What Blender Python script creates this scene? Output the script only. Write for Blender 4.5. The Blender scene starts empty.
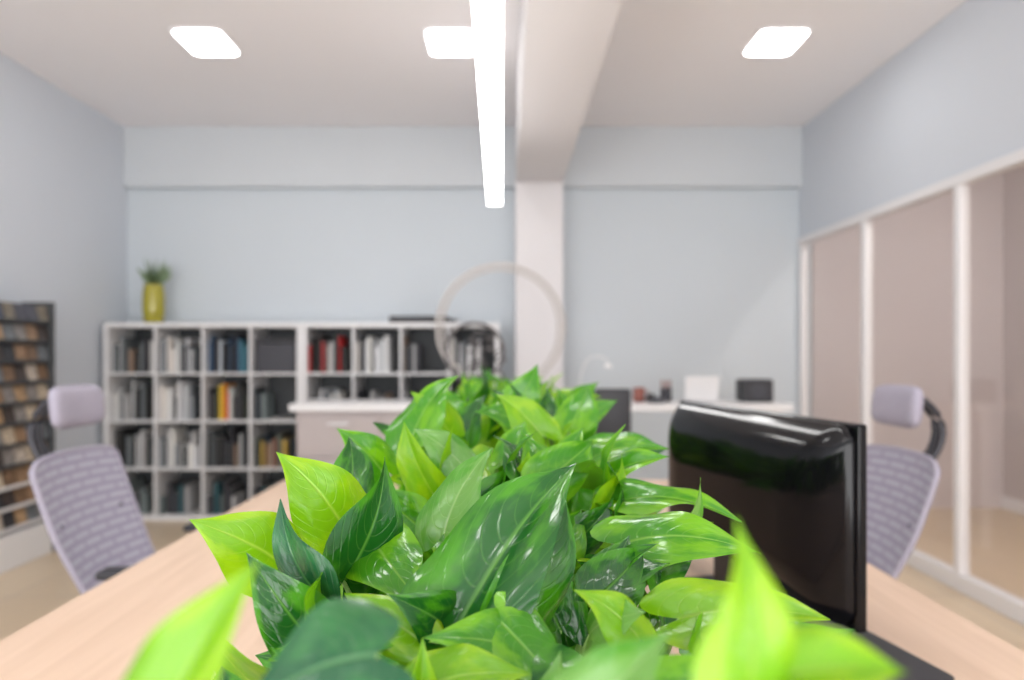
import bpy, bmesh, math, random
from mathutils import Vector, Matrix
random.seed(7)
R = random.random
def U(a, b): return a + (b - a) * random.random()
scene = bpy.context.scene
scene.view_settings.view_transform = 'Standard'
scene.view_settings.look = 'None'
scene.view_settings.exposure = 0.2
COL = scene.collection

# ------------------------------------------------------------------ materials
def mat(name, col, rough=0.5, metal=0.0, emis=None, estr=0.0, noise=0.0, nscale=8.0, coat=0.0, bump=0.0, spec=0.5):
    m = bpy.data.materials.new(name); m.use_nodes = True
    nt = m.node_tree; b = nt.nodes['Principled BSDF']
    b.inputs['Base Color'].default_value = (*col, 1)
    b.inputs['Roughness'].default_value = rough
    b.inputs['Metallic'].default_value = metal
    b.inputs['Coat Weight'].default_value = coat
    b.inputs['Specular IOR Level'].default_value = spec
    if emis:
        b.inputs['Emission Color'].default_value = (*emis, 1)
        b.inputs['Emission Strength'].default_value = estr
    if noise or bump:
        tc = nt.nodes.new('ShaderNodeTexCoord')
        n = nt.nodes.new('ShaderNodeTexNoise'); n.inputs['Scale'].default_value = nscale; n.inputs['Detail'].default_value = 4
        nt.links.new(tc.outputs['Object'], n.inputs['Vector'])
        if noise:
            r = nt.nodes.new('ShaderNodeMixRGB')
            r.inputs['Color1'].default_value = (*[c * (1 - noise) for c in col], 1)
            r.inputs['Color2'].default_value = (*[min(1, c * (1 + noise)) for c in col], 1)
            nt.links.new(n.outputs['Fac'], r.inputs['Fac'])
            nt.links.new(r.outputs['Color'], b.inputs['Base Color'])
        if bump:
            bp = nt.nodes.new('ShaderNodeBump'); bp.inputs['Strength'].default_value = bump; bp.inputs['Distance'].default_value = 0.002
            nt.links.new(n.outputs['Fac'], bp.inputs['Height']); nt.links.new(bp.outputs['Normal'], b.inputs['Normal'])
    return m

M_WALL = mat('wall_paint', (0.58, 0.63, 0.67), 0.7, noise=0.02, nscale=2)
M_WALLS = mat('side_wall_paint', (0.63, 0.67, 0.725), 0.7, noise=0.02, nscale=2)
M_BEAMW = mat('beam_paint', (0.585, 0.62, 0.65), 0.7, noise=0.02, nscale=2)
M_CEIL = mat('ceiling_paint', (0.89, 0.865, 0.875), 0.75, noise=0.02, nscale=1.5)
M_COLUMN = mat('column_paint', (0.71, 0.69, 0.70), 0.7, noise=0.02, nscale=2)
M_TRIM = mat('white_trim', (0.80, 0.79, 0.80), 0.4)
M_WHITE = mat('white_laminate', (0.76, 0.755, 0.76), 0.4)
M_PINK = mat('pinkish_laminate', (0.44, 0.39, 0.385), 0.5)
M_CORR = mat('corridor_paint', (0.58, 0.51, 0.495), 0.7, noise=0.04, nscale=2)
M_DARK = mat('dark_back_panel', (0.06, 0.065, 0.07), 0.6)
M_BLACK = mat('gloss_black_plastic', (0.003, 0.003, 0.004), 0.11, spec=0.27)
M_BLACKM = mat('matt_black_plastic', (0.02, 0.02, 0.025), 0.45)
M_GREYP = mat('dark_grey_plastic', (0.035, 0.035, 0.045), 0.4)
M_SCREEN = mat('screen_glass', (0.01, 0.01, 0.012), 0.05)
M_FABRIC = mat('lilac_fabric', (0.34, 0.32, 0.39), 0.85, noise=0.08, nscale=90, bump=0.3)
M_METAL = mat('brushed_metal', (0.6, 0.6, 0.6), 0.3, 1.0)
M_HOOP = mat('beige_hoop_metal', (0.48, 0.45, 0.43), 0.45, 0.0)
M_HOOPD = mat('dark_hoop_metal', (0.13, 0.12, 0.12), 0.4, 0.4)
M_SOIL = mat('potting_soil', (0.05, 0.03, 0.018), 0.95, noise=0.5, nscale=60, bump=1)
M_PLANTER = mat('planter_laminate', (0.66, 0.52, 0.43), 0.5)
M_VASE = mat('olive_yellow_glaze', (0.36, 0.32, 0.025), 0.2, coat=0.4)
M_GRASS = mat('vase_plant_green', (0.19, 0.27, 0.15), 0.5)
M_STEM = mat('petiole_green', (0.26, 0.42, 0.11), 0.4)
M_PAGES = mat('book_pages', (0.72, 0.70, 0.66), 0.8)
M_LIGHT = mat('led_diffuser', (0.9, 0.9, 0.9), 0.5, emis=(1.0, 0.985, 0.97), estr=18.0)
M_CORRFILL = mat('corridor_led_diffuser', (0.9, 0.9, 0.9), 0.5, emis=(1.0, 0.97, 0.94), estr=60.0)  # added glow for the corridor side only
M_PEND = mat('led_strip_diffuser', (0.9, 0.9, 0.9), 0.5, emis=(1.0, 0.985, 0.975), estr=14.0)
M_CEILFILL = mat('led_uplight_diffuser', (0.9, 0.9, 0.9), 0.5, emis=(1.0, 0.97, 0.95), estr=4.0)  # added upward glow that lifts the ceiling
M_MUG = mat('mug_glaze', (0.25, 0.08, 0.06), 0.3)

def wood_mat():
    m = bpy.data.materials.new('pale_maple_laminate'); m.use_nodes = True
    nt = m.node_tree; b = nt.nodes['Principled BSDF']
    tc = nt.nodes.new('ShaderNodeTexCoord'); mp = nt.nodes.new('ShaderNodeMapping')
    mp.inputs['Scale'].default_value = (14, 0.9, 14)
    n = nt.nodes.new('ShaderNodeTexNoise'); n.inputs['Scale'].default_value = 3; n.inputs['Detail'].default_value = 6; n.inputs['Distortion'].default_value = 0.6
    r = nt.nodes.new('ShaderNodeValToRGB')
    r.color_ramp.elements[0].position = 0.3; r.color_ramp.elements[0].color = (0.58, 0.42, 0.305, 1)
    r.color_ramp.elements[1].position = 0.7; r.color_ramp.elements[1].color = (0.67, 0.50, 0.38, 1)
    nt.links.new(tc.outputs['Object'], mp.inputs['Vector']); nt.links.new(mp.outputs['Vector'], n.inputs['Vector'])
    nt.links.new(n.outputs['Fac'], r.inputs['Fac']); nt.links.new(r.outputs['Color'], b.inputs['Base Color'])
    b.inputs['Roughness'].default_value = 0.42
    return m
M_WOOD = wood_mat()

def floor_mat():
    m = bpy.data.materials.new('beige_floor_tiles'); m.use_nodes = True
    nt = m.node_tree; b = nt.nodes['Principled BSDF']
    tc = nt.nodes.new('ShaderNodeTexCoord')
    br = nt.nodes.new('ShaderNodeTexBrick'); br.offset = 0.0
    br.inputs['Color1'].default_value = (0.62, 0.49, 0.34, 1); br.inputs['Color2'].default_value = (0.66, 0.53, 0.37, 1)
    br.inputs['Mortar'].default_value = (0.50, 0.41, 0.32, 1)
    br.inputs['Scale'].default_value = 1.0; br.inputs['Brick Width'].default_value = 0.6; br.inputs['Row Height'].default_value = 0.6
    br.inputs['Mortar Size'].default_value = 0.004
    nt.links.new(tc.outputs['Object'], br.inputs['Vector']); nt.links.new(br.outputs['Color'], b.inputs['Base Color'])
    b.inputs['Roughness'].default_value = 0.3
    return m
M_FLOOR = floor_mat()

def glass_mat():
    m = bpy.data.materials.new('partition_glass'); m.use_nodes = True
    nt = m.node_tree; nt.nodes.clear()
    o = nt.nodes.new('ShaderNodeOutputMaterial'); mx = nt.nodes.new('ShaderNodeMixShader')
    t = nt.nodes.new('ShaderNodeBsdfTransparent'); t.inputs['Color'].default_value = (0.97, 0.96, 0.955, 1)
    g = nt.nodes.new('ShaderNodeBsdfGlossy'); g.inputs['Roughness'].default_value = 0.03
    g.inputs['Color'].default_value = (0.9, 0.9, 0.9, 1)
    f = nt.nodes.new('ShaderNodeLayerWeight'); f.inputs['Blend'].default_value = 0.5
    p = nt.nodes.new('ShaderNodeMath'); p.operation = 'POWER'; p.inputs[1].default_value = 4
    q = nt.nodes.new('ShaderNodeMath'); q.operation = 'MULTIPLY_ADD'; q.inputs[1].default_value = 0.5; q.inputs[2].default_value = 0.05
    nt.links.new(f.outputs['Facing'], p.inputs[0]); nt.links.new(p.outputs[0], q.inputs[0])
    nt.links.new(q.outputs[0], mx.inputs['Fac']); nt.links.new(t.outputs[0], mx.inputs[1]); nt.links.new(g.outputs[0], mx.inputs[2])
    nt.links.new(mx.outputs[0], o.inputs['Surface'])
    return m
M_GLASS = glass_mat()

def objcol_mat(name, rough=0.5, pattern=False):
    m = bpy.data.materials.new(name); m.use_nodes = True
    nt = m.node_tree; b = nt.nodes['Principled BSDF']
    oi = nt.nodes.new('ShaderNodeObjectInfo')
    tc = nt.nodes.new('ShaderNodeTexCoord')
    n = nt.nodes.new('ShaderNodeTexNoise' if not pattern else 'ShaderNodeTexVoronoi')
    n.inputs['Scale'].default_value = 4
    mp = nt.nodes.new('ShaderNodeVectorMath'); mp.operation = 'ADD'
    nt.links.new(tc.outputs['Object'], mp.inputs[0]); nt.links.new(oi.outputs['Random'], mp.inputs[1])
    nt.links.new(mp.outputs[0], n.inputs['Vector'])
    mx = nt.nodes.new('ShaderNodeMixRGB'); mx.blend_type = 'MULTIPLY'; mx.inputs['Fac'].default_value = 0.25 if not pattern else 0.7
    nt.links.new(oi.outputs['Color'], mx.inputs['Color1'])
    nt.links.new(n.outputs['Distance' if pattern else 'Fac'], mx.inputs['Color2'])
    nt.links.new(mx.outputs['Color'], b.inputs['Base Color'])
    b.inputs['Roughness'].default_value = rough
    return m
M_COVER = objcol_mat('book_cover')
M_MAG = objcol_mat('brochure_cover', 0.4, True)

def meshback_mat():
    m = bpy.data.materials.new('perforated_lilac_mesh'); m.use_nodes = True
    nt = m.node_tree; b = nt.nodes['Principled BSDF']
    uv = nt.nodes.new('ShaderNodeUVMap'); uv.uv_map = 'UVMap'
    br = nt.nodes.new('ShaderNodeTexBrick')
    br.inputs['Color1'].default_value = (0.40, 0.395, 0.465, 1); br.inputs['Color2'].default_value = (0.38, 0.375, 0.445, 1)
    br.inputs['Mortar'].default_value = (0.29, 0.27, 0.345, 1)
    br.inputs['Scale'].default_value = 1; br.inputs['Brick Width'].default_value = 0.22; br.inputs['Row Height'].default_value = 0.058
    br.inputs['Mortar Size'].default_value = 0.021; br.inputs['Mortar Smooth'].default_value = 0.5
    nt.links.new(uv.outputs['UV'], br.inputs['Vector']); nt.links.new(br.outputs['Color'], b.inputs['Base Color'])
    b.inputs['Roughness'].default_value = 0.8
    return m
M_MESHB = meshback_mat()

def leaf_mat(name, main, edge, vein, rough=0.24, under=(0.14, 0.32, 0.03), trans=0.3):
    m = bpy.data.materials.new(name); m.use_nodes = True
    nt = m.node_tree; L = nt.links; N = nt.nodes
    b = N['Principled BSDF']; out = N['Material Output']
    uv = N.new('ShaderNodeUVMap'); uv.uv_map = 'UVMap'
    sp = N.new('ShaderNodeSeparateXYZ'); L.new(uv.outputs['UV'], sp.inputs[0])
    def math_(op, a, bb=None, clamp=False):
        n = N.new('ShaderNodeMath'); n.operation = op; n.use_clamp = clamp
        for i, v in enumerate((a, bb)):
            if v is None: continue
            if isinstance(v, (int, float)): n.inputs[i].default_value = v
            else: L.new(v, n.inputs[i])
        return n.outputs[0]
    ax = math_('ABSOLUTE', math_('SUBTRACT', sp.outputs['X'], 0.5))
    mid = math_('SUBTRACT', 1.0, math_('MULTIPLY', ax, 32), True)
    ph = math_('SUBTRACT', math_('MULTIPLY', sp.outputs['Y'], 9.0), math_('MULTIPLY', math_('POWER', ax, 1.4), 11.0))
    fr = math_('ABSOLUTE', math_('SUBTRACT', math_('FRACT', ph), 0.5))
    side = math_('MULTIPLY', math_('SUBTRACT', 1.0, math_('MULTIPLY', fr, 13), True), 0.30)
    veins = math_('MAXIMUM', mid, side)
    oi = N.new('ShaderNodeObjectInfo')
    ns = N.new('ShaderNodeTexNoise'); ns.inputs['Scale'].default_value = 2.4; ns.inputs['Detail'].default_value = 4; ns.noise_dimensions = '4D'
    L.new(uv.outputs['UV'], ns.inputs['Vector']); L.new(math_('MULTIPLY', oi.outputs['Random'], 40), ns.inputs['W'])
    edgef = math_('ADD', math_('MULTIPLY', ax, 1.3), math_('MULTIPLY', math_('SUBTRACT', ns.outputs['Fac'], 0.5), 3.4))
    ef = math_('MULTIPLY', math_('SUBTRACT', edgef, 0.26), 2.2, True)
    m1 = N.new('ShaderNodeMixRGB'); m1.inputs['Color1'].default_value = (*main, 1); m1.inputs['Color2'].default_value = (*edge, 1)
    L.new(ef, m1.inputs['Fac'])
    m2 = N.new('ShaderNodeMixRGB'); m2.inputs['Color2'].default_value = (*vein, 1); L.new(m1.outputs[0], m2.inputs['Color1'])
    L.new(math_('MULTIPLY', veins, 0.7), m2.inputs['Fac'])
    ge = N.new('ShaderNodeNewGeometry')
    m3 = N.new('ShaderNodeMixRGB'); L.new(m2.outputs[0], m3.inputs['Color1'])
    m3.inputs['Color2'].default_value = (*[0.4 * a + 0.6 * c for a, c in zip(edge, under)], 1)
    L.new(math_('MULTIPLY', ge.outputs['Backfacing'], 0.75), m3.inputs['Fac'])
    L.new(m3.outputs[0], b.inputs['Base Color'])
    b.inputs['Roughness'].default_value = rough
    b.inputs['Specular IOR Level'].default_value = 0.5
    ns2 = N.new('ShaderNodeTexNoise'); ns2.inputs['Scale'].default_value = 7; ns2.inputs['Detail'].default_value = 1
    L.new(uv.outputs['UV'], ns2.inputs['Vector'])
    hgt = math_('ADD', math_('MULTIPLY', ns2.outputs['Fac'], 0.9), math_('MULTIPLY', veins, -0.8))
    bp = N.new('ShaderNodeBump'); bp.inputs['Strength'].default_value = 0.45; bp.inputs['Distance'].default_value = 0.0016
    L.new(hgt, bp.inputs['Height']); L.new(bp.outputs['Normal'], b.inputs['Normal'])
    tr = N.new('ShaderNodeBsdfTranslucent')
    m4 = N.new('ShaderNodeMixRGB'); m4.blend_type = 'MULTIPLY'; m4.inputs['Fac'].default_value = 1
    m4.inputs['Color2'].default_value = (1.7, 1.7, 0.45, 1); L.new(m3.outputs[0], m4.inputs['Color1']); L.new(m4.outputs[0], tr.inputs['Color'])
    mx = N.new('ShaderNodeMixShader'); mx.inputs['Fac'].default_value = trans
    L.new(b.outputs[0], mx.inputs[1]); L.new(tr.outputs[0], mx.inputs[2]); L.new(mx.outputs[0], out.inputs['Surface'])
    return m
M_LEAF = {
 'dark': leaf_mat('leaf_dark_green', (0.009, 0.085, 0.010), (0.05, 0.22, 0.008), (0.12, 0.32, 0.05), 0.14, trans=.22),
 'mid':  leaf_mat('leaf_mid_green', (0.045, 0.22, 0.006), (0.14, 0.37, 0.008), (0.22, 0.44, 0.06), 0.16),
 'lime': leaf_mat('leaf_lime_green', (0.15, 0.36, 0.006), (0.24, 0.44, 0.008), (0.32, 0.50, 0.07), 0.24, trans=.36),
 'pale': leaf_mat('leaf_pale_green', (0.14, 0.31, 0.07), (0.07, 0.25, 0.02), (0.30, 0.46, 0.18), 0.2),
 'blue': leaf_mat('leaf_blue_green', (0.011, 0.080, 0.032), (0.025, 0.13, 0.04), (0.10, 0.25, 0.10), 0.22, (0.05, 0.15, 0.06), trans=.15),
}

# ------------------------------------------------------------------ helpers
def link(o, parent=None):
    COL.objects.link(o)
    if parent: o.parent = parent
    return o
def mk(name, bm, m, parent=None, smooth=False, loc=None):
    me = bpy.data.meshes.new(name); bm.normal_update(); bm.to_mesh(me); bm.free()
    for mm in (m if isinstance(m, (list, tuple)) else [m]): me.materials.append(mm)
    if smooth:
        for p in me.polygons: p.use_smooth = True
    o = bpy.data.objects.new(name, me); link(o, parent)
    if loc: o.location = loc
    return o
def empty(name, loc, label, cat, rz=0.0, group=None):
    o = bpy.data.objects.new(name, None); o.empty_display_size = 0.1
    o.location = loc; o.rotation_euler = (0, 0, rz); link(o)
    o['label'] = label; o['category'] = cat
    if group: o['group'] = group
    return o
def tag(o, label, cat, group=None):
    o['label'] = label; o['category'] = cat
    if group: o['group'] = group
    return o
def struct(o): o['kind'] = 'structure'; return o
def add_box(bm, x0, x1, y0, y1, z0, z1, bev=0.0, seg=2, mi=0):
    t = bmesh.new(); bmesh.ops.create_cube(t, size=1)
    for v in t.verts:
        v.co = Vector(((x0 + x1) / 2 + v.co.x * (x1 - x0), (y0 + y1) / 2 + v.co.y * (y1 - y0), (z0 + z1) / 2 + v.co.z * (z1 - z0)))
    if bev: bmesh.ops.bevel(t, geom=t.edges[:] , offset=bev, segments=seg, affect='EDGES', profile=0.5)
    for f in t.faces: f.material_index = mi
    me = bpy.data.meshes.new('tmp'); t.to_mesh(me); t.free(); bm.from_mesh(me); bpy.data.meshes.remove(me)
def boxo(name, x0, x1, y0, y1, z0, z1, m, parent=None, bev=0.0, seg=2):
    cx, cy, cz = (x0 + x1) / 2, (y0 + y1) / 2, (z0 + z1) / 2
    bm = bmesh.new(); add_box(bm, x0 - cx, x1 - cx, y0 - cy, y1 - cy, z0 - cz, z1 - cz, bev, seg)
    return mk(name, bm, m, parent, loc=(cx, cy, cz))
def add_tube(bm, pts, r, n=8, closed=False, r2=None):
    pts = [Vector(p) for p in pts]; rings = []
    k = len(pts)
    for i, p in enumerate(pts):
        if closed: t = (pts[(i + 1) % k] - pts[i - 1]).normalized()
        else: t = (pts[min(i + 1, k - 1)] - pts[max(i - 1, 0)]).normalized()
        up = Vector((0, 0, 1)) if abs(t.z) < 0.95 else Vector((0, 1, 0))
        if closed: up = Vector((0, 1, 0))
        a = t.cross(up).normalized(); b2 = t.cross(a).normalized()
        rr = r if r2 is None else r + (r2 - r) * i / (k - 1)
        rings.append([bm.verts.new(p + a * rr * math.cos(2 * math.pi * j / n) + b2 * rr * math.sin(2 * math.pi * j / n)) for j in range(n)])
    for i in range(k if closed else k - 1):
        A, B = rings[i], rings[(i + 1) % k]
        for j in range(n): 
            f = bm.faces.new((A[j], A[(j + 1) % n], B[(j + 1) % n], B[j])); f.smooth = True
    if not closed:
        bm.faces.new(rings[0][::-1]); bm.faces.new(rings[-1])
def add_lathe(bm, prof, n=32, c=(0, 0, 0)):
    rings = []
    for r, z in prof:
        rings.append([bm.verts.new((c[0] + r * math.cos(2 * math.pi * j / n), c[1] + r * math.sin(2 * math.pi * j / n), c[2] + z)) for j in range(n)])
    for i in range(len(rings) - 1):
        for j in range(n):
            f = bm.faces.new((rings[i][j], rings[i][(j + 1) % n], rings[i + 1][(j + 1) % n], rings[i + 1][j])); f.smooth = True
    bm.faces.new(rings[0][::-1]); bm.faces.new(rings[-1])
def bez(p0, p1, p2, n=6):
    p0, p1, p2 = Vector(p0), Vector(p1), Vector(p2)
    return [p0 * (1 - t) ** 2 + p1 * 2 * t * (1 - t) + p2 * t * t for t in [i / n for i in range(n + 1)]]
def add_pad(bm, cx, cy, cz, a, b, c, n=4.0):
    NU, NV = 32, 20; P = lambda w, e: math.copysign(abs(w) ** e, w)
    e = 2 / n; rows = []
    for i in range(1, NV):
        ph = -math.pi / 2 + math.pi * i / NV
        rows.append([bm.verts.new((cx + a * P(math.cos(ph), .8) * P(math.cos(t), e), cy + b * P(math.sin(ph), .8), cz + c * P(math.cos(ph), .8) * P(math.sin(t), e))) for t in [2 * math.pi * j / NU for j in range(NU)]])
    p0 = bm.verts.new((cx, cy - b, cz)); p1 = bm.verts.new((cx, cy + b, cz))
    for A, B in zip(rows, rows[1:]):
        for j in range(NU): bm.faces.new((A[j], A[(j + 1) % NU], B[(j + 1) % NU], B[j]))
    for j in range(NU):
        bm.faces.new((p0, rows[0][(j + 1) % NU], rows[0][j])); bm.faces.new((p1, rows[-1][j], rows[-1][(j + 1) % NU]))

# ------------------------------------------------------------------ room shell
XL, XR, YB, YF, ZC = -3.04, 2.37, 5.64, -2.2, 3.05
XC = 4.0
struct(boxo('floor', XL - 0.1, XC + 0.1, YF, YB + 0.1, -0.1, 0, M_FLOOR))
struct(boxo('ceiling', XL - 0.1, XC + 0.1, YF, YB + 0.1, ZC, ZC + 0.1, M_CEIL))
struct(boxo('wall_left', XL - 0.1, XL, YF, YB, 0, ZC, M_WALLS))
struct(boxo('wall_back', XL - 0.1, XC + 0.1, YB, YB + 0.1, 0, ZC, M_WALL))
struct(boxo('wall_right', XR, XR + 0.1, YF, YB, 2.17, ZC, M_WALLS))
struct(boxo('wall_corridor', XC, XC + 0.1, YF, YB, 0, ZC, M_CORR))
struct(boxo('wall_corridor_end', XR + 0.1, XC, YB - 0.02, YB, 0, ZC, M_CORR))
struct(boxo('wall_back_beam', XL, XR, YB - 0.07, YB, 2.57, ZC, M_BEAMW, bev=0.004))
struct(boxo('wall_column', 0.08, 0.44, 5.30, YB, 0, 2.54, M_COLUMN, bev=0.006))
struct(boxo('ceiling_beam', 0.08, 0.44, YF, YB - 0.07, 2.54, ZC, M_COLUMN, bev=0.006))
struct(boxo('baseboard_left', XL, XL + 0.015, YF, YB, 0, 0.10, M_TRIM))
struct(boxo('baseboard_back', XL, XR, YB - 0.015, YB, 0, 0.10, M_TRIM))
struct(boxo('baseboard_corridor', XC - 0.015, XC, YF, YB - .02, 0, 0.10, M_TRIM))
n = 0
posts = [5.60, 4.62, 3.66, 2.68, 1.70, 0.70, -0.3, -1.3]
for i, y in enumerate(posts):
    n += 1; struct(boxo('trim_%d' % n, XR - 0.01, XR + 0.045, y - 0.025, y + 0.025, 0.09, 2.115, M_TRIM, bev=0.004))
n += 1; struct(boxo('trim_%d' % n, XR - 0.015, XR + 0.05, YF, YB, 2.115, 2.17, M_TRIM, bev=0.004))
n += 1; struct(boxo('trim_%d' % n, XR - 0.015, XR + 0.05, YF, YB, 0, 0.09, M_TRIM, bev=0.004))
for i in range(len(posts) - 1):
    struct(boxo('window_%d' % (i + 1), XR + 0.015, XR + 0.023, posts[i + 1] + 0.025, posts[i] - 0.025, 0.09, 2.115, M_GLASS))

# ------------------------------------------------------------------ ceiling lights
def rounded_rect(bm, w, d, r, z0, z1, seg=5):
    pts = []
    for cx, cy, a0 in ((w / 2 - r, d / 2 - r, 0), (-w / 2 + r, d / 2 - r, 90), (-w / 2 + r, -d / 2 + r, 180), (w / 2 - r, -d / 2 + r, 270)):
        for i in range(seg + 1):
            a = math.radians(a0 + 90 * i / seg); pts.append((cx + r * math.cos(a), cy + r * math.sin(a)))
    lo = [bm.verts.new((x, y, z0)) for x, y in pts]; hi = [bm.verts.new((x, y, z1)) for x, y in pts]
    bm.faces.new(lo[::-1]); bm.faces.new(hi)
    for i in range(len(pts)):
        j = (i + 1) % len(pts); bm.faces.new((lo[i], lo[j], hi[j], hi[i]))
for y in (4.06, 1.3, -1.2):
    for x in (-1.73, -0.31, 1.57, 3.2):  # rightmost column is added to light the corridor behind the glass
        e = empty('ceiling_light', (x, y, ZC), 'square white recessed LED panel light on the ceiling', 'ceiling light', group='square ceiling lights')
        bm = bmesh.new(); rounded_rect(bm, 0.30, 0.36, 0.045, -0.010, 0.0); mk('light_frame', bm, M_TRIM, e)
        bm = bmesh.new(); rounded_rect(bm, 0.265, 0.32, 0.04, -0.014, -0.0105); mk('diffuser', bm, M_CORRFILL if x > 3 else M_LIGHT, e)
e = empty('pendant_light', (-0.050, 2.55, 2.13), 'long slim white LED pendant light above the desks', 'pendant light', rz=math.radians(0.4))
bm = bmesh.new(); add_box(bm, -0.041, 0.041, -1.68, 1.65, 0.012, 0.055, 0.004); mk('housing', bm, M_TRIM, e)
bm = bmesh.new(); add_box(bm, -0.039, 0.039, -1.675, 1.645, 0.0, 0.0118, 0.003); mk('diffuser', bm, M_PEND, e)
bm = bmesh.new(); add_box(bm, -0.034, 0.034, -1.66, 1.63, 0.0552, 0.058); mk('uplight_diffuser', bm, M_CEILFILL, e)  # glowing top added to the pendant to brighten the ceiling
for yy in (-1.3, 1.5):
    bm = bmesh.new(); add_tube(bm, [(0, yy, 0.06), (0, yy, ZC - 2.13)], 0.0015, 6); mk('suspension_cable', bm, M_METAL, e)

# ------------------------------------------------------------------ desks + planter
def desk(x0, x1, label):
    y0, y1 = -0.55, 2.70
    e = empty('office_desk', ((x0 + x1) / 2, (y0 + y1) / 2, 0), label, 'desk', group='facing office desks')
    w, d = (x1 - x0) / 2, (y1 - y0) / 2
    bm = bmesh.new(); add_box(bm, -w, w, -d, d, 0.722, 0.75, 0.003); mk('desktop', bm, M_WOOD, e)
    bm = bmesh.new(); add_box(bm, -w + 0.06, w - 0.06, -d + 0.06, d - 0.06, 0.67, 0.7215, 0.002); mk('apron_frame', bm, M_WHITE, e)
    for sx in (-1, 1):
        for sy in (-1, 0, 1):
            bm = bmesh.new(); add_box(bm, sx * (w - 0.09) - 0.025, sx * (w - 0.09) + 0.025, sy * (d - 0.09) - 0.025, sy * (d - 0.09) + 0.025, 0, 0.669, 0.004)
            mk('leg', bm, M_WHITE, e)
desk(-0.85, -0.165, 'pale maple office desk beside the planter, bare top')
desk(0.165, 0.84, 'pale maple office desk with black monitor on top')
e = empty('planter_box', (0, 1.39, 0), 'long beige planter box filled with soil between the desks', 'planter')
bm = bmesh.new()
for b_ in ((-0.16, -0.14, -1.33, 1.33), (0.14, 0.16, -1.33, 1.33), (-0.14, 0.14, -1.33, -1.31), (-0.14, 0.14, 1.31, 1.33)):
    add_box(bm, *b_, 0, 0.95, 0.002)
add_box(bm, -0.14, 0.14, -1.31, 1.31, 0, 0.02)
mk('box_body', bm, M_PLANTER, e)
bm = bmesh.new(); add_box(bm, -0.139, 0.139, -1.309, 1.309, 0.7, 0.925); mk('soil', bm, M_SOIL, e)

# ------------------------------------------------------------------ leaves
def hw(u):
    P = [(0, .36), (.04, .44), (.10, .485), (.18, .50), (.29, .495), (.40, .46), (.51, .40), (.61, .325), (.70, .25), (.78, .175), (.86, .10), (.93, .045), (1, .0)]
    for (a, b), (c, d) in zip(P, P[1:]):
        if u <= c:
            t = (u - a) / (c - a)
            return b + (d - b) * t
    return 0
def leaf_mesh(name, fold, curl, wave, seed, m, wid=0.66, bend=0.0):
    rnd = random.Random(seed); bm = bmesh.new(); uvl = bm.loops.layers.uv.new('UVMap')
    NU, NV = 22, 12; ph = rnd.uniform(0, 6)
    g = []
    for i in range(NU + 1):
        u = (i / NU) ** 1.08; row = []
        for j in range(NV + 1):
            v = -1 + 2 * j / NV; av = abs(v)
            h = hw(u) * wid
            x = v * h; y = u - 0.26 * math.sin(math.pi * min(1, av * 0.82)) * (1 - u) ** 3
            z = fold * abs(x) * (1 - 0.35 * u) - curl * (u * u) + 0.06 * math.sin(math.pi * u)
            z -= 1.2 * (x * x) * (0.5 + fold)
            z += wave * av * av * math.sin(u * 9 + ph + (1.7 if v > 0 else 0)) * (1 - u * .7)
            z += 0.012 * (1 - u) * math.cos(min(av, .6) * 10)
            xs = 0.05 * math.sin(u * 2.2 + ph) * u + bend * u * u
            row.append((bm.verts.new((x + xs, y, z)), (0.5 + v / 2, u)))
        g.append(row)
    for i in range(NU):
        for j in range(NV):
            q = (g[i][j], g[i][j + 1], g[i + 1][j + 1], g[i + 1][j])
            f = bm.faces.new([a[0] for a in q]); f.smooth = True
            for l, a in zip(f.loops, q): l[uvl].uv = a[1]
    bmesh.ops.remove_doubles(bm, verts=[r[0] for r in g[NU]], dist=1e-5)
    me = bpy.data.meshes.new(name); bm.to_mesh(me); bm.free(); me.materials.append(m)
    return me
VARS = [(0.30, 0.14, 0.06, .80, 0), (0.65, 0.28, 0.06, .78, .06), (0.15, 0.22, 0.08, .90, -.05), (0.90, 0.20, 0.05, .80, 0), (0.40, 0.42, 0.07, .86, .10), (0.4, -0.10, 0.07, .84, -.10)]
LM = {k: [leaf_mesh('leaf_' + k, v[0], v[1], v[2], 11 * i + 3, M_LEAF[k], v[3], v[4]) for i, v in enumerate(VARS)] for k in M_LEAF}

def leaf_matrix(base, d, nrm, L, wf=1.0):
    Y = Vector(d).normalized(); Z = Vector(nrm); Z = (Z - Y * Z.dot(Y)).normalized(); X = Y.cross(Z)
    m = Matrix((X, Y, Z)).transposed().to_4x4()
    return Matrix.Translation(Vector(base)) @ m @ Matrix.Diagonal((L * wf, L, L, 1))

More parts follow.
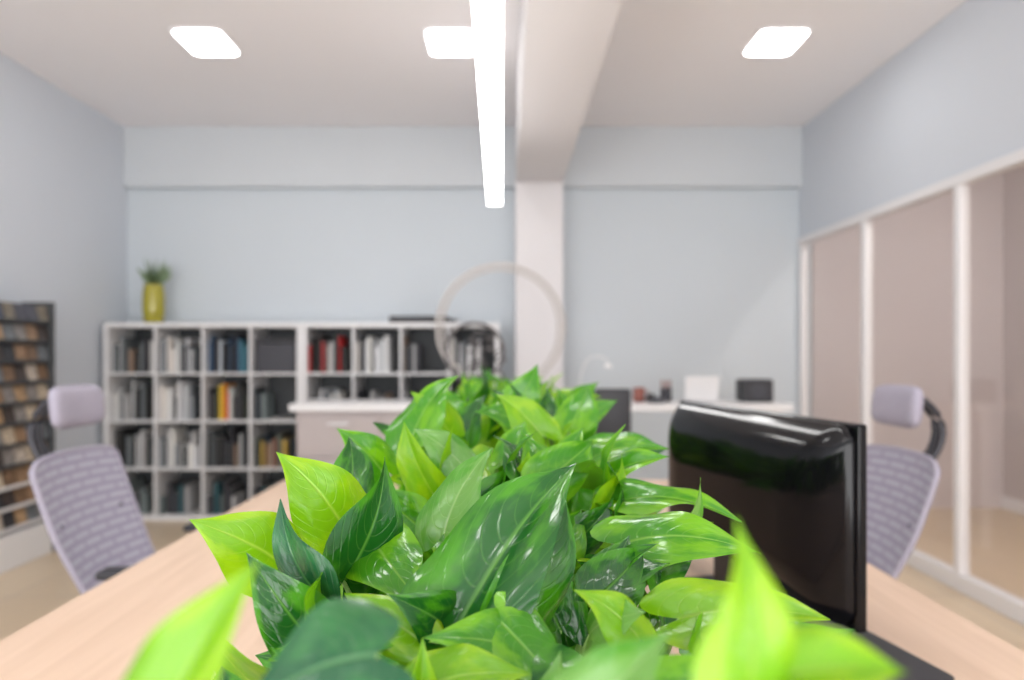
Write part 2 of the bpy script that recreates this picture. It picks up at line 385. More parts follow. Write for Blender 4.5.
HERO = [
 ((-.028, .47, 1.052), (.050, .52, 1.162), (-.45, -.80, .40), 'dark', 3, 0.78),
 ((.000, .47, 1.050), (.053, .50, 1.132), (.55, -.75, .40), 'dark', 1, 0.70),
 ((-.051, .60, 1.078), (-.027, .62, 1.155), (-.5, -.8, .2), 'pale', 1, 0.85),
 ((-.134, .58, 1.088), (-.178, .56, 1.154), (.3, -.8, .4), 'lime', 0, 1.0),
 ((-.174, .54, 1.070), (-.214, .50, 1.117), (.1, -.85, .5), 'lime', 2, 0.95),
 ((-.125, .54, 1.056), (-.086, .56, 1.144), (.75, -.6, .2), 'dark', 1, 0.9),
 ((-.131, .50, 1.058), (-.176, .50, 1.116), (-.6, -.7, .3), 'blue', 1, 0.85),
 ((-.104, .56, 1.078), (-.061, .50, 1.055), (0, -.6, .8), 'mid', 0, 1.0),
 ((-.050, .27, 1.114), (-.094, .25, 1.114), (.05, -.75, .70), 'blue', 2, 1.25),
 ((-.101, .20, 1.116), (-.076, .20, 1.170), (-.3, -.9, .2), 'lime', 3, 0.75),
 ((.120, .72, 1.078), (.223, .68, 1.099), (0, -.35, .95), 'mid', 1, 0.65),
 ((.100, .60, 1.067), (.190, .56, 1.101), (-.1, -.6, .8), 'mid', 4, 0.75),
 ((.105, .90, 1.092), (.182, .85, 1.139), (-.3, -.5, .8), 'mid', 1, 0.7),
 ((.115, .46, 1.056), (.200, .44, 1.082), (-.1, -.6, .8), 'lime', 1, 0.7),
 ((.064, .19, 1.130), (.068, .19, 1.184), (.25, -.95, .2), 'lime', 0, 0.7),
 ((.066, .195, 1.138), (.115, .195, 1.146), (0, -.55, .85), 'lime', 3, 0.75),
 ((.069, .52, 1.050), (.113, .55, 1.081), (.2, -.8, .5), 'dark', 0, 1.0),
 ((.022, .24, 1.100), (.056, .24, 1.135), (-.3, -.75, .5), 'pale', 3, 0.85),
 ((.080, .42, 1.060), (.045, .42, 1.092), (.3, -.7, .6), 'lime', 0, 0.9),
 ((-.125, .95, 1.115), (-.090, 1.0, 1.218), (-.5, -.8, .3), 'mid', 1, 0.85),
 ((.01, 1.2, 1.13), (.06, 1.2, 1.213), (.3, -.9, .3), 'mid', 0, 0.9),
 ((.102, 1.1, 1.11), (.139, 1.15, 1.186), (-.3, -.9, .3), 'mid', 0, 0.95),
 ((-.046, .40, 1.039), (.000, .38, 1.069), (0, -.6, .8), 'lime', 4, 0.95),
 ((-.003, .44, 1.062), (.038, .41, 1.032), (.1, -.7, .7), 'mid', 0, 1.0),
 ((-.05, .80, 1.105), (-.103, .80, 1.150), (0, -.8, .6), 'pale', 0, 0.85),
 ((-.155, .70, 1.088), (-.159, .72, 1.151), (.5, -.8, .2), 'dark', 1, 0.95),
 ((-.08, 1.0, 1.12), (-.125, 0.97, 1.18), (.1, -.9, .4), 'lime', 0, 0.9),
 ((.04, .75, 1.090), (.10, .78, 1.145), (.3, -.8, .5), 'mid', 1, 0.9),
 ((.05, .95, 1.12), (-.01, .95, 1.18), (.2, -.9, .4), 'lime', 1, 0.9),
 ((.12, .80, 1.092), (.175, .77, 1.125), (.1, -.6, .8), 'mid', 3, 0.8),
 ((.01, .44, 1.043), (-.032, .41, 1.070), (.1, -.7, .7), 'mid', 4, 0.95),
 ((-.15, .85, 1.09), (-.195, .83, 1.145), (.1, -.8, .5), 'mid', 0, 0.95),
 ((-.16, .78, 1.07), (-.215, .76, 1.10), (.0, -.7, .7), 'mid', 2, 0.9),
 ((-.09, .46, 1.040), (-.135, .42, 1.060), (.1, -.7, .7), 'mid', 2, 1.0),
 ((.075, .36, 1.050), (.120, .34, 1.075), (.1, -.7, .7), 'mid', 4, 1.0),
 ((.12, 1.25, 1.10), (.19, 1.22, 1.155), (.1, -.7, .7), 'mid', 0, .9),
 ((.13, 1.45, 1.11), (.20, 1.42, 1.165), (.1, -.7, .7), 'mid', 5, .9),
 ((.13, 1.65, 1.12), (.21, 1.62, 1.155), (.1, -.6, .8), 'lime', 1, .9),
]
plants = []
ys = [0.33, 0.48, 0.63, 0.79, 0.96, 1.15, 1.36, 1.58, 1.82, 2.07, 2.33, 2.58]
NEAR = 5
def zmax(y): return 1.065 if y < 0.42 else (1.09 if y < 0.58 else (1.12 if y < .75 else (1.15 if y < 0.95 else 1.185)))
for k, y in enumerate(ys):
    near = k < NEAR
    lab = 'glossy green pothos with heart-shaped leaves in the planter box'
    e = empty('pothos_plant', (U(-.02, .02), y, 0.925), lab, 'plant', group='pothos plants in the desk planter')
    plants.append((e, near, []))
def pick(y):
    r = R()
    if y > 1.0: return 'mid' if r < .50 else ('lime' if r < .84 else 'dark')
    return 'dark' if r < .32 else ('mid' if r < .68 else ('lime' if r < .92 else 'pale'))
for h in HERO:
    b_, t_, nn, c, v, wf = h
    i = min(range(len(ys)), key=lambda q: abs(ys[q] - b_[1]))
    d = Vector(t_) - Vector(b_)
    plants[i][2].append((Vector(b_), d, Vector(nn), d.length, wf, c, v))
for i, (e, near, lst) in enumerate(plants):
    cnt = 38 if near else 58
    for q in range(cnt):
        lx = U(-1, 1); ly = U(-1, 1)
        cy = ys[i] + ly * (0.10 if near else 0.14)
        cx = lx * 0.155
        lay = R() ** .9
        z = 0.94 + 0.18 * lay * (1 - (0.40 if near else .2) * lx * lx)
        if cy < 0.6: z = min(z, 1.045)
        L = U(0.050, 0.092) if near else U(.06, .10)
        out = Vector((lx * 1.0 + U(-.9, .9), U(-1.0, .8), U(-.4, 1.2) + 0.5 * lay))
        out.normalize()
        top = zmax(cy)
        if z + out.z * L > top: z = top - out.z * L
        tipx = cx + out.x * L
        lim = 0.235
        if abs(tipx) > lim: cx -= math.copysign(abs(tipx) - lim, tipx)
        if cy + out.y * L < 0.27: cy = 0.27 - out.y * L
        nn = Vector((U(-1.0, 1.0) + lx * 0.3, -0.55 + U(-.6, .6), 0.65))
        lst.append((Vector((cx, cy, z)), out, nn, L, U(.8, 1.05), pick(cy), random.choice((0, 1, 1, 2, 3, 3, 4, 5))))
for e, near, lst in plants:
    o = Vector(e.location)
    bs = bmesh.new()
    for (b_, d, nn, L, wf, c, v) in lst:
        rel = b_ - o
        root = Vector((max(-.11, min(.11, rel.x * 0.45)), rel.y * 0.5, 0.0))
        pth = bez(root, (rel.x * .8, rel.y * .8, rel.z * .75), rel, 6)
        add_tube(bs, pth, 0.0028, 6, r2=0.0017)
    for q in range(8):     # short trailing vines low over the soil
        a = U(0, 6.28); x, y = U(-.08, .08), U(-.08, .08)
        add_tube(bs, bez((x, y, 0), (x + .03 * math.cos(a), y + .03 * math.sin(a), .07), (x + .05 * math.cos(a), y + .07 * math.sin(a), U(.02, .05)), 6), 0.003, 6, r2=0.0018)
    mk('stems', bs, M_STEM, e)
    if near:
        for (b_, d, nn, L, wf, c, v) in lst:
            lo = bpy.data.objects.new('leaf', LM[c][v]); link(lo, e)
            lo.matrix_local = leaf_matrix(b_ - o, d, nn, L, wf)
    else:
        bm = bmesh.new()
        order = ['dark', 'mid', 'lime', 'pale', 'blue']
        for (b_, d, nn, L, wf, c, v) in lst:
            me = LM[c][v].copy(); me.transform(leaf_matrix(b_ - o, d, nn, L, wf))
            nf = len(bm.faces); bm.from_mesh(me); bm.faces.ensure_lookup_table()
            for f in bm.faces[nf:]: f.material_index = order.index(c)
            bpy.data.meshes.remove(me)
        mk('foliage', bm, [M_LEAF[c] for c in order], e, smooth=True)

# ------------------------------------------------------------------ monitor on the right desk
e = empty('computer_monitor', (0.484, 1.382, 0.75), 'glossy black desktop monitor seen from behind on the desk', 'monitor', rz=-math.radians(90) + math.radians(12.7))
W2, Z0, Z1 = 0.30, 0.045, 0.372
bm = bmesh.new(); add_box(bm, -W2, W2, -0.002, 0.018, Z0, Z1, 0.005, 3); mk('bezel', bm, M_BLACK, e)
bm = bmesh.new(); add_box(bm, -W2 + 0.018, W2 - 0.018, 0.0181, 0.0195, Z0 + 0.025, Z1 - 0.018); mk('screen', bm, M_SCREEN, e)
def shell(bm, prof, n=3):
    rings = []
    for (w, zl, zh, y) in prof:
        r = min(0.034, (zh - zl) / 3); pts = []
        for cx, cz, a0 in ((w - r, zh - r, 0), (-w + r, zh - r, 90), (-w + r, zl + r, 180), (w - r, zl + r, 270)):
            for i in range(9):
                a = math.radians(a0 + 11.25 * i); pts.append(bm.verts.new((cx + r * math.cos(a), y, cz + r * math.sin(a))))
        rings.append(pts)
    for A, B in zip(rings, rings[1:]):
        for j in range(len(A)):
            k2 = (j + 1) % len(A); f = bm.faces.new((A[j], A[k2], B[k2], B[j])); f.smooth = True
    bm.faces.new(rings[-1])
    bm.faces.new(rings[0][::-1])
pr = []; y, dz = -0.002, 0.0
segs = [(85, .006), (75, .004), (62, .003), (54, .003), (50, .006), (47.5, .007), (45, .007), (42.5, .007), (40, .006), (36, .006), (31, .008), (26, .010), (22, .010), (16, .012), (11, .016), (7, .02), (4, .02)]
pr.append((W2 - .003, Z0 + .003, Z1 - .002, y))
for el, ds in segs:
    a = math.radians(el); y -= ds * math.sin(a); dz += ds * math.cos(a)
    pr.append((W2 - .003 - dz * .9, Z0 + .003 + dz * .75, Z1 - .002 - dz, y))
bm = bmesh.new(); shell(bm, pr)
mk('back_cover', bm, M_BLACK, e)
bm = bmesh.new(); add_box(bm, -0.05, 0.05, -0.055, -0.010, 0.012, 0.10, 0.010, 3); mk('stand_neck', bm, M_BLACKM, e)
bm = bmesh.new(); rounded_rect(bm, 0.52, 0.19, 0.02, 0.0, 0.010); b = mk('stand_base', bm, M_BLACKM, e); b.location = (0.14, -0.005, 0)

# ------------------------------------------------------------------ office chairs
def office_chair(loc, rz, label):
    e = empty('office_chair', loc, label, 'chair', rz=rz, group='lilac mesh office chairs')
    bm = bmesh.new(); add_box(bm, -0.24, 0.24, -0.17, 0.29, 0.40, 0.47, 0.03, 4); mk('seat', bm, M_FABRIC, e, smooth=True)
    bm = bmesh.new(); uvl = bm.loops.layers.uv.new('UVMap'); g = []
    NU, NV = 20, 24
    for i in range(NV + 1):
        v = i / NV
        t = abs(2 * v - 1); h = 0.222 * (1 - 0.14 * max(0, (0.55 - v)) * 2) * (1 - max(0, (t - .86) / .14) ** 2.6 * 0.12)
        row = []
        for j in range(NU + 1):
            u = -1 + 2 * j / NU
            y = -0.15 - 0.20 * v - 0.015 * math.sin(math.pi * v) + 0.035 * u * u
            z = 0.43 + 0.475 * v + 0.010 * (1 - abs(u) ** 3) * (1 if v > .5 else -1) * abs(2 * v - 1)
            row.append((bm.verts.new((u * h, y, z)), (u * .5 + .5, v)))
        g.append(row)
    for i in range(NV):
        for j in range(NU):
            q = (g[i][j], g[i][j + 1], g[i + 1][j + 1], g[i + 1][j]); f = bm.faces.new([a[0] for a in q]); f.smooth = True
            for l, a in zip(f.loops, q): l[uvl].uv = a[1]
    rim = [g[0][j][0].co.copy() for j in range(NU + 1)] + [g[i][NU][0].co.copy() for i in range(1, NV + 1)] + \
          [g[NV][j][0].co.copy() for j in range(NU - 1, -1, -1)] + [g[i][0][0].co.copy() for i in range(NV - 1, 0, -1)]
    o = mk('backrest', bm, M_MESHB, e); s = o.modifiers.new('s', 'SOLIDIFY'); s.thickness = 0.012; s.offset = 0
    bm = bmesh.new(); add_tube(bm, rim, 0.009, 8, closed=True); mk('backrest_rim', bm, M_FABRIC, e)
    bm = bmesh.new()
    add_tube(bm, [(0, 0.0, 0.38), (0, -0.18, 0.39), (0, -0.24, 0.45), (0, -0.28, 0.58), (0, -0.33, 0.73), (0, -0.385, 0.88)], 0.02, 10)
    add_tube(bm, [(-0.17, -0.265, 0.71), (0, -0.325, 0.71), (0.17, -0.265, 0.71)], 0.012, 8)
    mk('back_frame', bm, M_GREYP, e)
    bm = bmesh.new(); add_pad(bm, 0, -0.325, 1.065, 0.13, 0.032, 0.068, 4.5)
    for v in bm.verts: v.co.y += 1.2 * v.co.x ** 2 - 0.1 * (v.co.z - 1.065)
    mk('headrest', bm, M_FABRIC, e, smooth=True)
    bm = bmesh.new()
    for sx in (-0.02, 0.02):
        add_tube(bm, bez((sx, -0.375, 0.85), (sx, -0.52, 0.99), (sx, -0.38, 1.09), 8) + [Vector((sx, -0.342, 1.08))], 0.011, 8)
    mk('headrest_bracket', bm, M_GREYP, e)
    for sx in (-1, 1):
        bm = bmesh.new()
        add_box(bm, sx * 0.27 - 0.035, sx * 0.27 + 0.035, -0.08, 0.15, 0.597, 0.622, 0.01, 3)
        add_tube(bm, [(sx * 0.27, 0.0, 0.60), (sx * 0.275, 0.0, 0.50), (sx * 0.25, 0.0, 0.39), (sx * 0.10, 0.0, 0.385)], 0.016, 8)
        mk('armrest', bm, M_BLACKM, e)
    bm = bmesh.new(); add_box(bm, -0.11, 0.11, -0.10, 0.12, 0.355, 0.40, 0.01); add_lathe(bm, [(0.03, 0.12), (0.03, 0.24), (0.018, 0.245), (0.018, 0.36)], 16)
    mk('gas_lift', bm, M_BLACKM, e)
    for k in range(5):
        a = 2 * math.pi * k / 5 + 0.3; c, s_ = math.cos(a), math.sin(a)
        bm = bmesh.new(); add_tube(bm, [(0.02 * c, 0.02 * s_, 0.11), (0.15 * c, 0.15 * s_, 0.105), (0.30 * c, 0.30 * s_, 0.075)], 0.024, 8, r2=0.014); mk('base_leg', bm, M_BLACKM, e)
        bm = bmesh.new()
        for off in (-0.014, 0.014):
            cxx, cyy = 0.30 * c - s_ * off, 0.30 * s_ + c * off
            add_tube(bm, [(cxx + s_ * 0.009, cyy - c * 0.009, 0.028), (cxx - s_ * 0.009, cyy + c * 0.009, 0.028)], 0.028, 14)
        mk('caster', bm, M_GREYP, e)
    return e
office_chair((-1.07, 2.26, 0), -math.pi / 2, 'lilac-grey mesh office chair with headrest pulled to the desk')
office_chair((0.965, 2.28, 0), math.pi / 2, 'lilac-grey mesh office chair with headrest behind the monitor desk')

# ------------------------------------------------------------------ bookcases
T, TI, S = 0.033, 0.015, 1.47
CELL = (S - 2 * T - 3 * TI) / 4
YS = 5.20
def bookcase(x0, label):
    e = empty('bookcase', (x0, YS, 0), label, 'bookcase', group='white cube bookcases')
    bm = bmesh.new()
    add_box(bm, 0, S, 0, 0.39, 0, T, 0.002); add_box(bm, 0, S, 0, 0.39, S - T, S, 0.002)
    add_box(bm, 0, T, 0, 0.39, T, S - T, 0.002); add_box(bm, S - T, S, 0, 0.39, T, S - T, 0.002)
    mk('outer_frame', bm, M_WHITE, e)
    for k in range(3):
        a = T + (k + 1) * CELL + k * TI
        bm = bmesh.new(); add_box(bm, T, S - T, 0.003, 0.38, a, a + TI); mk('shelf', bm, M_WHITE, e)
        for j in range(4):
            z = T + j * (CELL + TI)
            bm = bmesh.new(); add_box(bm, a, a + TI, 0.003, 0.38, z + .0005, z + CELL - .0005); mk('divider', bm, M_WHITE, e)
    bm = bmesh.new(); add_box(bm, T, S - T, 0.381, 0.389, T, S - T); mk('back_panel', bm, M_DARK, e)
XB1, XB2 = -2.985, -1.51
bookcase(XB1, 'white four-by-four cube bookcase full of books against the wall')
bookcase(XB2, 'white four-by-four cube bookcase behind the counter')
bm = bmesh.new()
add_box(bm, 0, .10, 0.04, 1, 0, 1); add_box(bm, .90, 1, 0.04, 1, 0, 1)
prof = [(0, .05), (.12, .02), (.35, 0), (.65, 0), (.88, .02), (1, .05)]
lo = [bm.verts.new((x, y, 0)) for x, y in prof] + [bm.verts.new((.9, .07, 0)), bm.verts.new((.1, .07, 0))]
hi = [bm.verts.new((v.co.x, v.co.y, 1)) for v in lo]
bm.faces.new(lo[::-1]); bm.faces.new(hi)
for i in range(len(lo)):
    j = (i + 1) % len(lo); bm.faces.new((lo[i], lo[j], hi[j], hi[i]))
add_box(bm, .101, .899, .071, .97, .02, .98, mi=1)
BOOK = bpy.data.meshes.new('book'); bm.to_mesh(BOOK); bm.free(); BOOK.materials.append(M_COVER); BOOK.materials.append(M_PAGES)
PAL = {
 'w': [(.8, .8, .8), (.65, .67, .68), (.85, .84, .8), (.3, .32, .34), (.06, .07, .08), (.75, .75, .77), (.8, .75, .7), (.04, .04, .05)],
 'g': [(.15, .17, .18), (.45, .46, .46), (.05, .055, .06), (.75, .74, .72), (.04, .04, .05), (.6, .6, .6), (.25, .17, .12), (.03, .03, .03)],
 'd': [(.02, .03, .05), (.04, .08, .15), (.1, .28, .36), (.6, .65, .7), (.03, .03, .03), (.05, .12, .22), (.02, .02, .03)],
 'y': [(.05, .05, .06), (.04, .04, .04), (.06, .08, .05), (.75, .5, .03), (.7, .25, .03), (.65, .10, .03), (.7, .7, .66), (.03, .03, .04), (.1, .1, .1)],
 'o': [(.4, .22, .10), (.7, .66, .6), (.05, .06, .05), (.5, .12, .05), (.15, .18, .15), (.1, .1, .08), (.6, .42, .10), (.05, .08, .12)],
 't': [(.05, .06, .07), (.04, .12, .14), (.06, .06, .07), (.2, .24, .24), (.5, .5, .5)],
 'r': [(.6, .02, .02), (.02, .02, .02), (.02, .02, .02), (.03, .02, .02), (.45, .03, .03), (.1, .1, .1), (.65, .6, .55), (.5, .5, .5), (.03, .03, .03)],
}
def cname(c):
    r, g, b = c
    if max(c) < .15: return 'dark'
    if max(c) - min(c) < .12: return 'white' if r > .55 else 'grey'
    if r > .5 and g < .13: return 'red'
    if r > .4 and g > .35: return 'yellow'
    if r > g and r > b: return 'orange-brown'
    if b > r: return 'blue'
    return 'green'
nb = [0]
def fill(xb, c, r, pal, frac, hs):
    x = xb + T + c * (CELL + TI) + 0.004; end = x + (CELL - 0.01) * frac
    z = T + (3 - r) * (CELL + TI); k = random.randrange(7) if pal not in 'ry' else 0
    while True:
        th = U(.012, .034)
        if x + th > end or nb[0] >= 298: break
        h = U(*hs); p = PAL[pal]; col = p[k % len(p)] if (pal in 'ryo') else random.choice(p); dp = U(.2, .24); k += 1
        o = bpy.data.objects.new('book', BOOK); link(o); nb[0] += 1
        o.location = (x, YS + U(.04, .09), z); o.scale = (th, dp, h); o.color = (*col, 1)
        tag(o, '%s upright book standing on a white cube shelf' % cname(col), 'book', 'books in the cube bookcases')
        x += th + (0.0015 if R() < .85 else U(.01, .025))
G2 = [['r', 'w', 'g', 'w'], ['w', 'g', 'w', 'g']]
for r in range(2):
    for c in range(4): fill(XB2, c, r, G2[r][c], [.9, .75, .4, .7][c], (.18, .29) if r == 0 else (.14, .24))
G1 = [['g', 'w', 'd', None], ['g', 'w', 'y', 't'], ['g', 'w', 'g', 'o'], ['t', 't', 't', 't']]
F1 = [[.9, .9, .95, 0], [.9, .9, .9, .3], [.9, .9, .95, .9], [.8, .7, .7, .8]]
for r in range(4):
    for c in range(4):
        if G1[r][c]: fill(XB1, c, r, G1[r][c], F1[r][c], (.16, .30) if r < 3 else (.12, .25))
xx = XB1 + T + 3 * (CELL + TI); zz = T + 3 * (CELL + TI)
e = empty('storage_box', (xx + CELL / 2, YS + 0.17, zz), 'black lidded storage box inside the cube bookcase', 'box')
bm = bmesh.new(); add_box(bm, -.145, .145, -.13, .13, 0, .22, .006); mk('box_body', bm, M_GREYP, e)
bm = bmesh.new(); add_box(bm, -.15, .15, -.135, .135, .221, .26, .006); mk('lid', bm, M_BLACKM, e)
for k, (w, dz) in enumerate(((.50, .03), (.44, .02))):
    z = S + 0.001 + (0 if k == 0 else .031)
    tag(boxo('document_folder', -.87, -.87 + w, YS + .05, YS + .33, z, z + dz, M_BLACKM, bev=.004), 'flat black document folder stacked on the white bookcase', 'folder', 'folders on the bookcase')
e = empty('vase', (-2.70, 5.38, S), 'olive-yellow glazed vase on top of the white bookcase', 'vase')
bm = bmesh.new(); add_lathe(bm, [(.055, 0), (.07, .02), (.08, .10), (.080, .18), (.075, .25), (.068, .28), (.072, .30), (.062, .30), (.058, .27)], 32); mk('vase_body', bm, M_VASE, e)
e = empty('vase_plant', (-2.70, 5.38, S + .275), 'small wispy green plant growing from the yellow vase', 'plant')
bm = bmesh.new()
for k in range(80):
    a = U(0, 6.28); l = U(.12, .27); t = U(.05, 1.0)
    d = Vector((math.cos(a) * t, math.sin(a) * t, 1)).normalized()
    tip = d * l + Vector((0, 0, -.05 * t)); s = Vector((-math.sin(a), math.cos(a), 0)) * .0045
    b0 = Vector((math.cos(a) * .02, math.sin(a) * .02, 0)); m_ = d * l * .55
    v = [bm.verts.new(p) for p in (b0 - s * .5, b0 + s * .5, m_ + s, tip, m_ - s)]
    bm.faces.new(v)
mk('blades', bm, M_GRASS, e)

# ------------------------------------------------------------------ brochure rack on left wall
RX = -3.02
e = empty('brochure_rack', (RX, 3.93, 0), 'dark-edged display rack with sloping tiers against the wall', 'display rack')
RY = 0.45
for sy in (-1, 1):
    bm = bmesh.new(); add_box(bm, 0, .20, sy * RY - .010, sy * RY + .010, .0, 1.56, .003)
    mk('side_panel', bm, M_DARK, e)
bm = bmesh.new(); add_box(bm, 0.001, .012, -RY + .013, RY - .013, .1, 1.55); mk('back_board', bm, M_DARK, e)
bm = bmesh.new(); add_box(bm, 0.013, .195, -RY + .013, RY - .013, 0, .20, .004); mk('plinth', bm, M_WHITE, e)
rows = 11
for r in range(rows):
    z = .23 + r * .12
    bm = bmesh.new(); add_box(bm, .013, .19, -RY + .013, RY - .013, z - .010, z, .002); add_box(bm, .182, .19, -RY + .013, RY - .013, z - .004, z + .010)
    mk('tier', bm, M_WHITE if r < 3 else M_DARK, e)
mb = bmesh.new(); add_box(mb, -.004, .004, -.5, .5, 0, 1)
MAG = bpy.data.meshes.new('brochure'); mb.to_mesh(MAG); mb.free(); MAG.materials.append(M_MAG)
mcols = [(.55, .36, .20), (.28, .17, .10), (.75, .62, .46), (.05, .05, .06), (.22, .24, .26), (.42, .26, .15), (.08, .06, .055), (.7, .6, .5), (.35, .32, .30)]
for r in range(rows):
    for k in range(9):
        y = 3.93 - RY + .058 + k * .098
        o = bpy.data.objects.new('brochure', MAG); link(o)
        z = .231 + r * .12
        col = mcols[(r * 2 + k * 4 + random.randrange(5)) % 9] if r < 10 else random.choice([(.08, .10, .16), (.12, .12, .15), (.3, .26, .2)])
        o.location = (RX + .174, y, z); o.scale = (1, .088, .104); o.rotation_euler = (0, math.radians(-12), 0); o.color = (*col, 1)
        tag(o, 'small brochure with printed cover displayed on the wall rack', 'brochure', 'brochures on the rack')

# ------------------------------------------------------------------ counter at the back
e = empty('counter', (0.2, 4.65, 0), 'white-topped counter with pinkish cabinet front and drawers', 'counter')
bm = bmesh.new(); add_box(bm, -1.56, 1.62, -.25, .25, .875, .92, .004); mk('worktop', bm, M_WHITE, e)
bm = bmesh.new(); add_box(bm, -1.52, -.45, -.22, .23, .0, .8745, .003); mk('cabinet_body', bm, M_PINK, e)
bm = bmesh.new(); add_box(bm, 1.50, 1.56, -.22, .23, 0, .8745, .003); mk('end_panel', bm, M_WHITE, e)
for k in range(2):
    for r in range(3):
        x = -1.505 + k * .52; z = .06 + r * .265
        bm = bmesh.new(); add_box(bm, x, x + .515, -.238, -.2205, z, z + .258, .003); d = mk('drawer', bm, M_PINK, e)
        bm = bmesh.new(); add_box(bm, x + .19, x + .32, -.256, -.2385, z + .20, z + .212, .003); mk('handle', bm, M_METAL, d)
e = empty('hoop_sculpture', (-0.03, 4.62, 0.92), 'round beige metal double-hoop ornament standing on the counter', 'ornament')
def circ(cx, cz, r, n=64, y=0): return [(cx + r * math.cos(2 * math.pi * i / n), y, cz + r * math.sin(2 * math.pi * i / n)) for i in range(n)]
bm = bmesh.new(); add_tube(bm, circ(0, .49, .42), .011, 8, True); add_tube(bm, circ(0, .49, .382), .008, 8, True)
for i in range(120):
    a = 2 * math.pi * i / 120; a2 = a + .045 * (1 if i % 2 else -1)
    add_tube(bm, [(.382 * math.cos(a), 0, .49 + .382 * math.sin(a)), (.42 * math.cos(a2), 0, .49 + .42 * math.sin(a2))], .004, 5)
mk('outer_hoop', bm, M_HOOP, e)
bm = bmesh.new(); add_tube(bm, circ(-.17, .33, .19, y=-.02), .012, 8, True)
mk('inner_hoop', bm, M_HOOPD, e)
bm = bmesh.new()
for k in range(11):
    cx, cz = U(-.30, .0), U(.16, .42); rr = U(.03, .07)
    pts = [(cx + rr * (1 - .08 * i) * math.cos(i * .55 + k), -.02, cz + rr * (1 - .08 * i) * math.sin(i * .55 + k)) for i in range(11)]
    add_tube(bm, pts, .007, 6)
mk('scrollwork', bm, M_HOOPD, e)
bm = bmesh.new(); add_lathe(bm, [(.14, 0), (.14, .015), (.03, .03), (.02, .07), (.02, .135)], 32); mk('base', bm, M_HOOPD, e)
e = empty('mug', (.88, 4.6, .92), 'small brown mug on the counter', 'mug')
bm = bmesh.new(); add_lathe(bm, [(.03, 0), (.038, .01), (.04, .095), (.036, .095), (.034, .015)], 24); mk('cup', bm, M_MUG, e)
bm = bmesh.new(); add_tube(bm, [(.037, 0, .075), (.06, 0, .07), (.065, 0, .045), (.055, 0, .025), (.036, 0, .02)], .005, 8); mk('handle', bm, M_MUG, e)
e = empty('pen_cup', (1.08, 4.70, .92), 'dark pen cup holding several pens on the counter', 'pen cup')
bm = bmesh.new(); add_lathe(bm, [(.035, 0), (.038, .005), (.038, .09), (.034, .09), (.034, .01)], 20); mk('cup', bm, M_GREYP, e)
bm = bmesh.new()
for k in range(5):
    a = k * 1.26; add_tube(bm, [(.012 * math.cos(a), .012 * math.sin(a), .01), (.032 * math.cos(a), .032 * math.sin(a), .14)], .004, 6)
mk('pens', bm, M_MUG, e)
e = empty('desk_phone', (.98, 4.56, .92), 'low black desk phone on the counter', 'phone')
bm = bmesh.new(); add_box(bm, -.05, .05, -.08, .08, 0, .035, .008, 3); mk('phone_base', bm, M_GREYP, e)
bm = bmesh.new(); add_box(bm, -.045, -.015, -.075, .075, .036, .06, .010, 3); mk('handset', bm, M_BLACKM, e)
e = empty('desk_lamp', (.50, 4.75, .92), 'white gooseneck desk lamp on the counter', 'lamp')
bm = bmesh.new(); add_lathe(bm, [(.07, 0), (.07, .015), (.02, .02), (.01, .03)], 24); mk('lamp_base', bm, M_WHITE, e)
bm = bmesh.new(); add_tube(bm, bez((0, 0, .02), (0, 0, .30), (.12, 0, .30), 8) + bez((.14, 0, .298), (.19, 0, .29), (.20, 0, .25), 4), .005, 8); mk('arm', bm, M_WHITE, e)
bm = bmesh.new(); add_lathe(bm, [(.028, -.03), (.025, -.015), (.010, .0)], 20, (.20, 0, .25)); mk('lamp_shade', bm, M_WHITE, e)
e = empty('laptop', (1.30, 4.66, .92), 'open silver-white laptop on the counter', 'laptop')
bm = bmesh.new(); add_box(bm, -.11, .11, -.02, .18, 0, .015, .004); mk('keyboard_base', bm, M_WHITE, e)
bm = bmesh.new(); add_box(bm, -.11, .11, -.006, .006, 0, .16, .004); o = mk('lid', bm, M_WHITE, e); o.location = (0, -.022, .014); o.rotation_euler = (math.radians(12), 0, 0)
e = empty('speaker', (1.66, 4.66, .92), 'black box speaker on the counter', 'speaker')
bm = bmesh.new(); add_box(bm, -.10, .10, -.08, .08, 0, .15, .012, 3); mk('cabinet', bm, M_BLACKM, e)
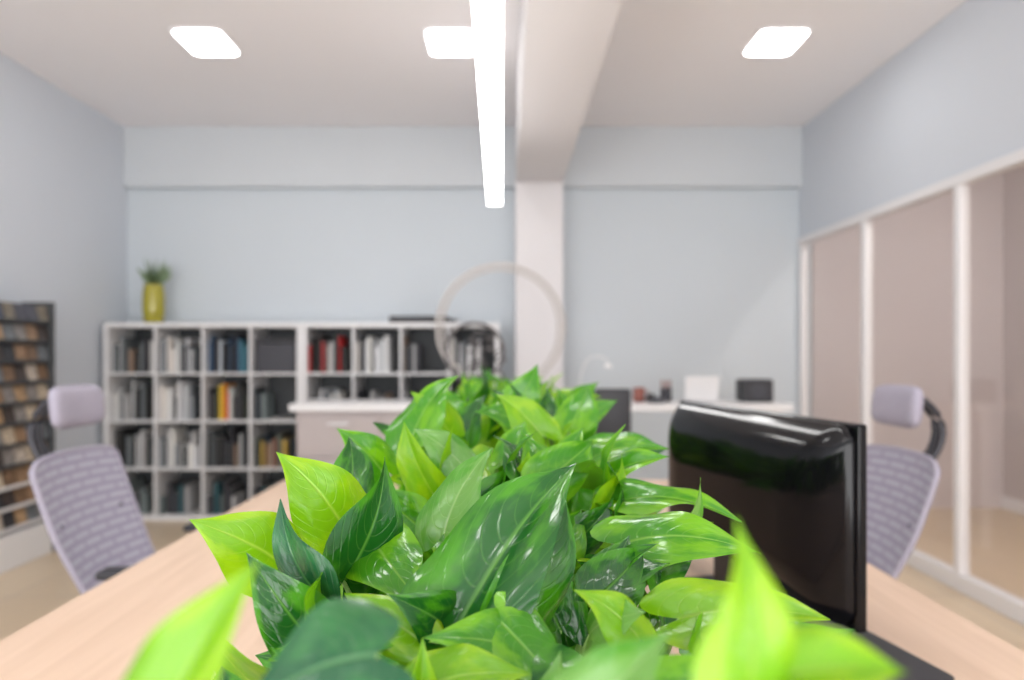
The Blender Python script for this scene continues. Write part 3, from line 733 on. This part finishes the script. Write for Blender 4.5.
bm = bmesh.new(); add_tube(bm, [(0, -.079, .075), (0, -.086, .075)], .05, 24); mk('speaker_cone', bm, M_GREYP, e)
e = empty('visitor_chair', (.575, 3.95, 0), 'black upholstered chair drawn up to the counter', 'chair')
bm = bmesh.new(); add_box(bm, -.2, .2, -.2, .2, .42, .48, .02, 3); mk('seat', bm, M_BLACKM, e, smooth=True)
bm = bmesh.new(); add_box(bm, -.10, .10, -.22, -.18, .66, 1.05, .018, 3)
mk('backrest', bm, M_BLACKM, e, smooth=True)
for sx in (-1, 1):
    for sy in (-1, 1):
        bm = bmesh.new(); add_tube(bm, [(sx * .16, sy * .16, .42), (sx * .2, sy * .2, 0)], .012, 8); mk('leg', bm, M_METAL, e)
for sx in (-.06, .06):
    bm = bmesh.new(); add_tube(bm, [(sx, -.17, .44), (sx, -.215, .47), (sx, -.21, .70)], .01, 8); mk('back_support', bm, M_METAL, e)

# ------------------------------------------------------------------ light + camera
w = bpy.data.worlds.new('World'); scene.world = w; w.use_nodes = True
w.node_tree.nodes['Background'].inputs['Color'].default_value = (0.97, 0.975, 1.0, 1)
w.node_tree.nodes['Background'].inputs['Strength'].default_value = 1.7
ld = bpy.data.lights.new('window_daylight', 'AREA'); ld.shape = 'RECTANGLE'; ld.size = 5.0; ld.size_y = 2.0; ld.energy = 135; ld.color = (1, .985, .99)  # added fill behind the camera, tilted up to brighten room and ceiling
lo_ = bpy.data.objects.new('window_daylight', ld); COL.objects.link(lo_); lo_.location = (-.3, -2.1, 1.2); lo_.rotation_euler = (math.radians(90 + 36), 0, 0)
cam = bpy.data.cameras.new('Camera'); co = bpy.data.objects.new('Camera', cam); COL.objects.link(co)
co.location = (0, 0, 1.23); co.rotation_euler = (math.radians(90), 0, 0)
cam.sensor_width = 36; cam.lens = 700 / 1024 * 36
cam.shift_x = 7 / 1024; cam.shift_y = 15 / 1024; cam.clip_start = 0.02
cam.dof.use_dof = True; cam.dof.focus_distance = 0.56; cam.dof.aperture_fstop = 3.8
scene.camera = co
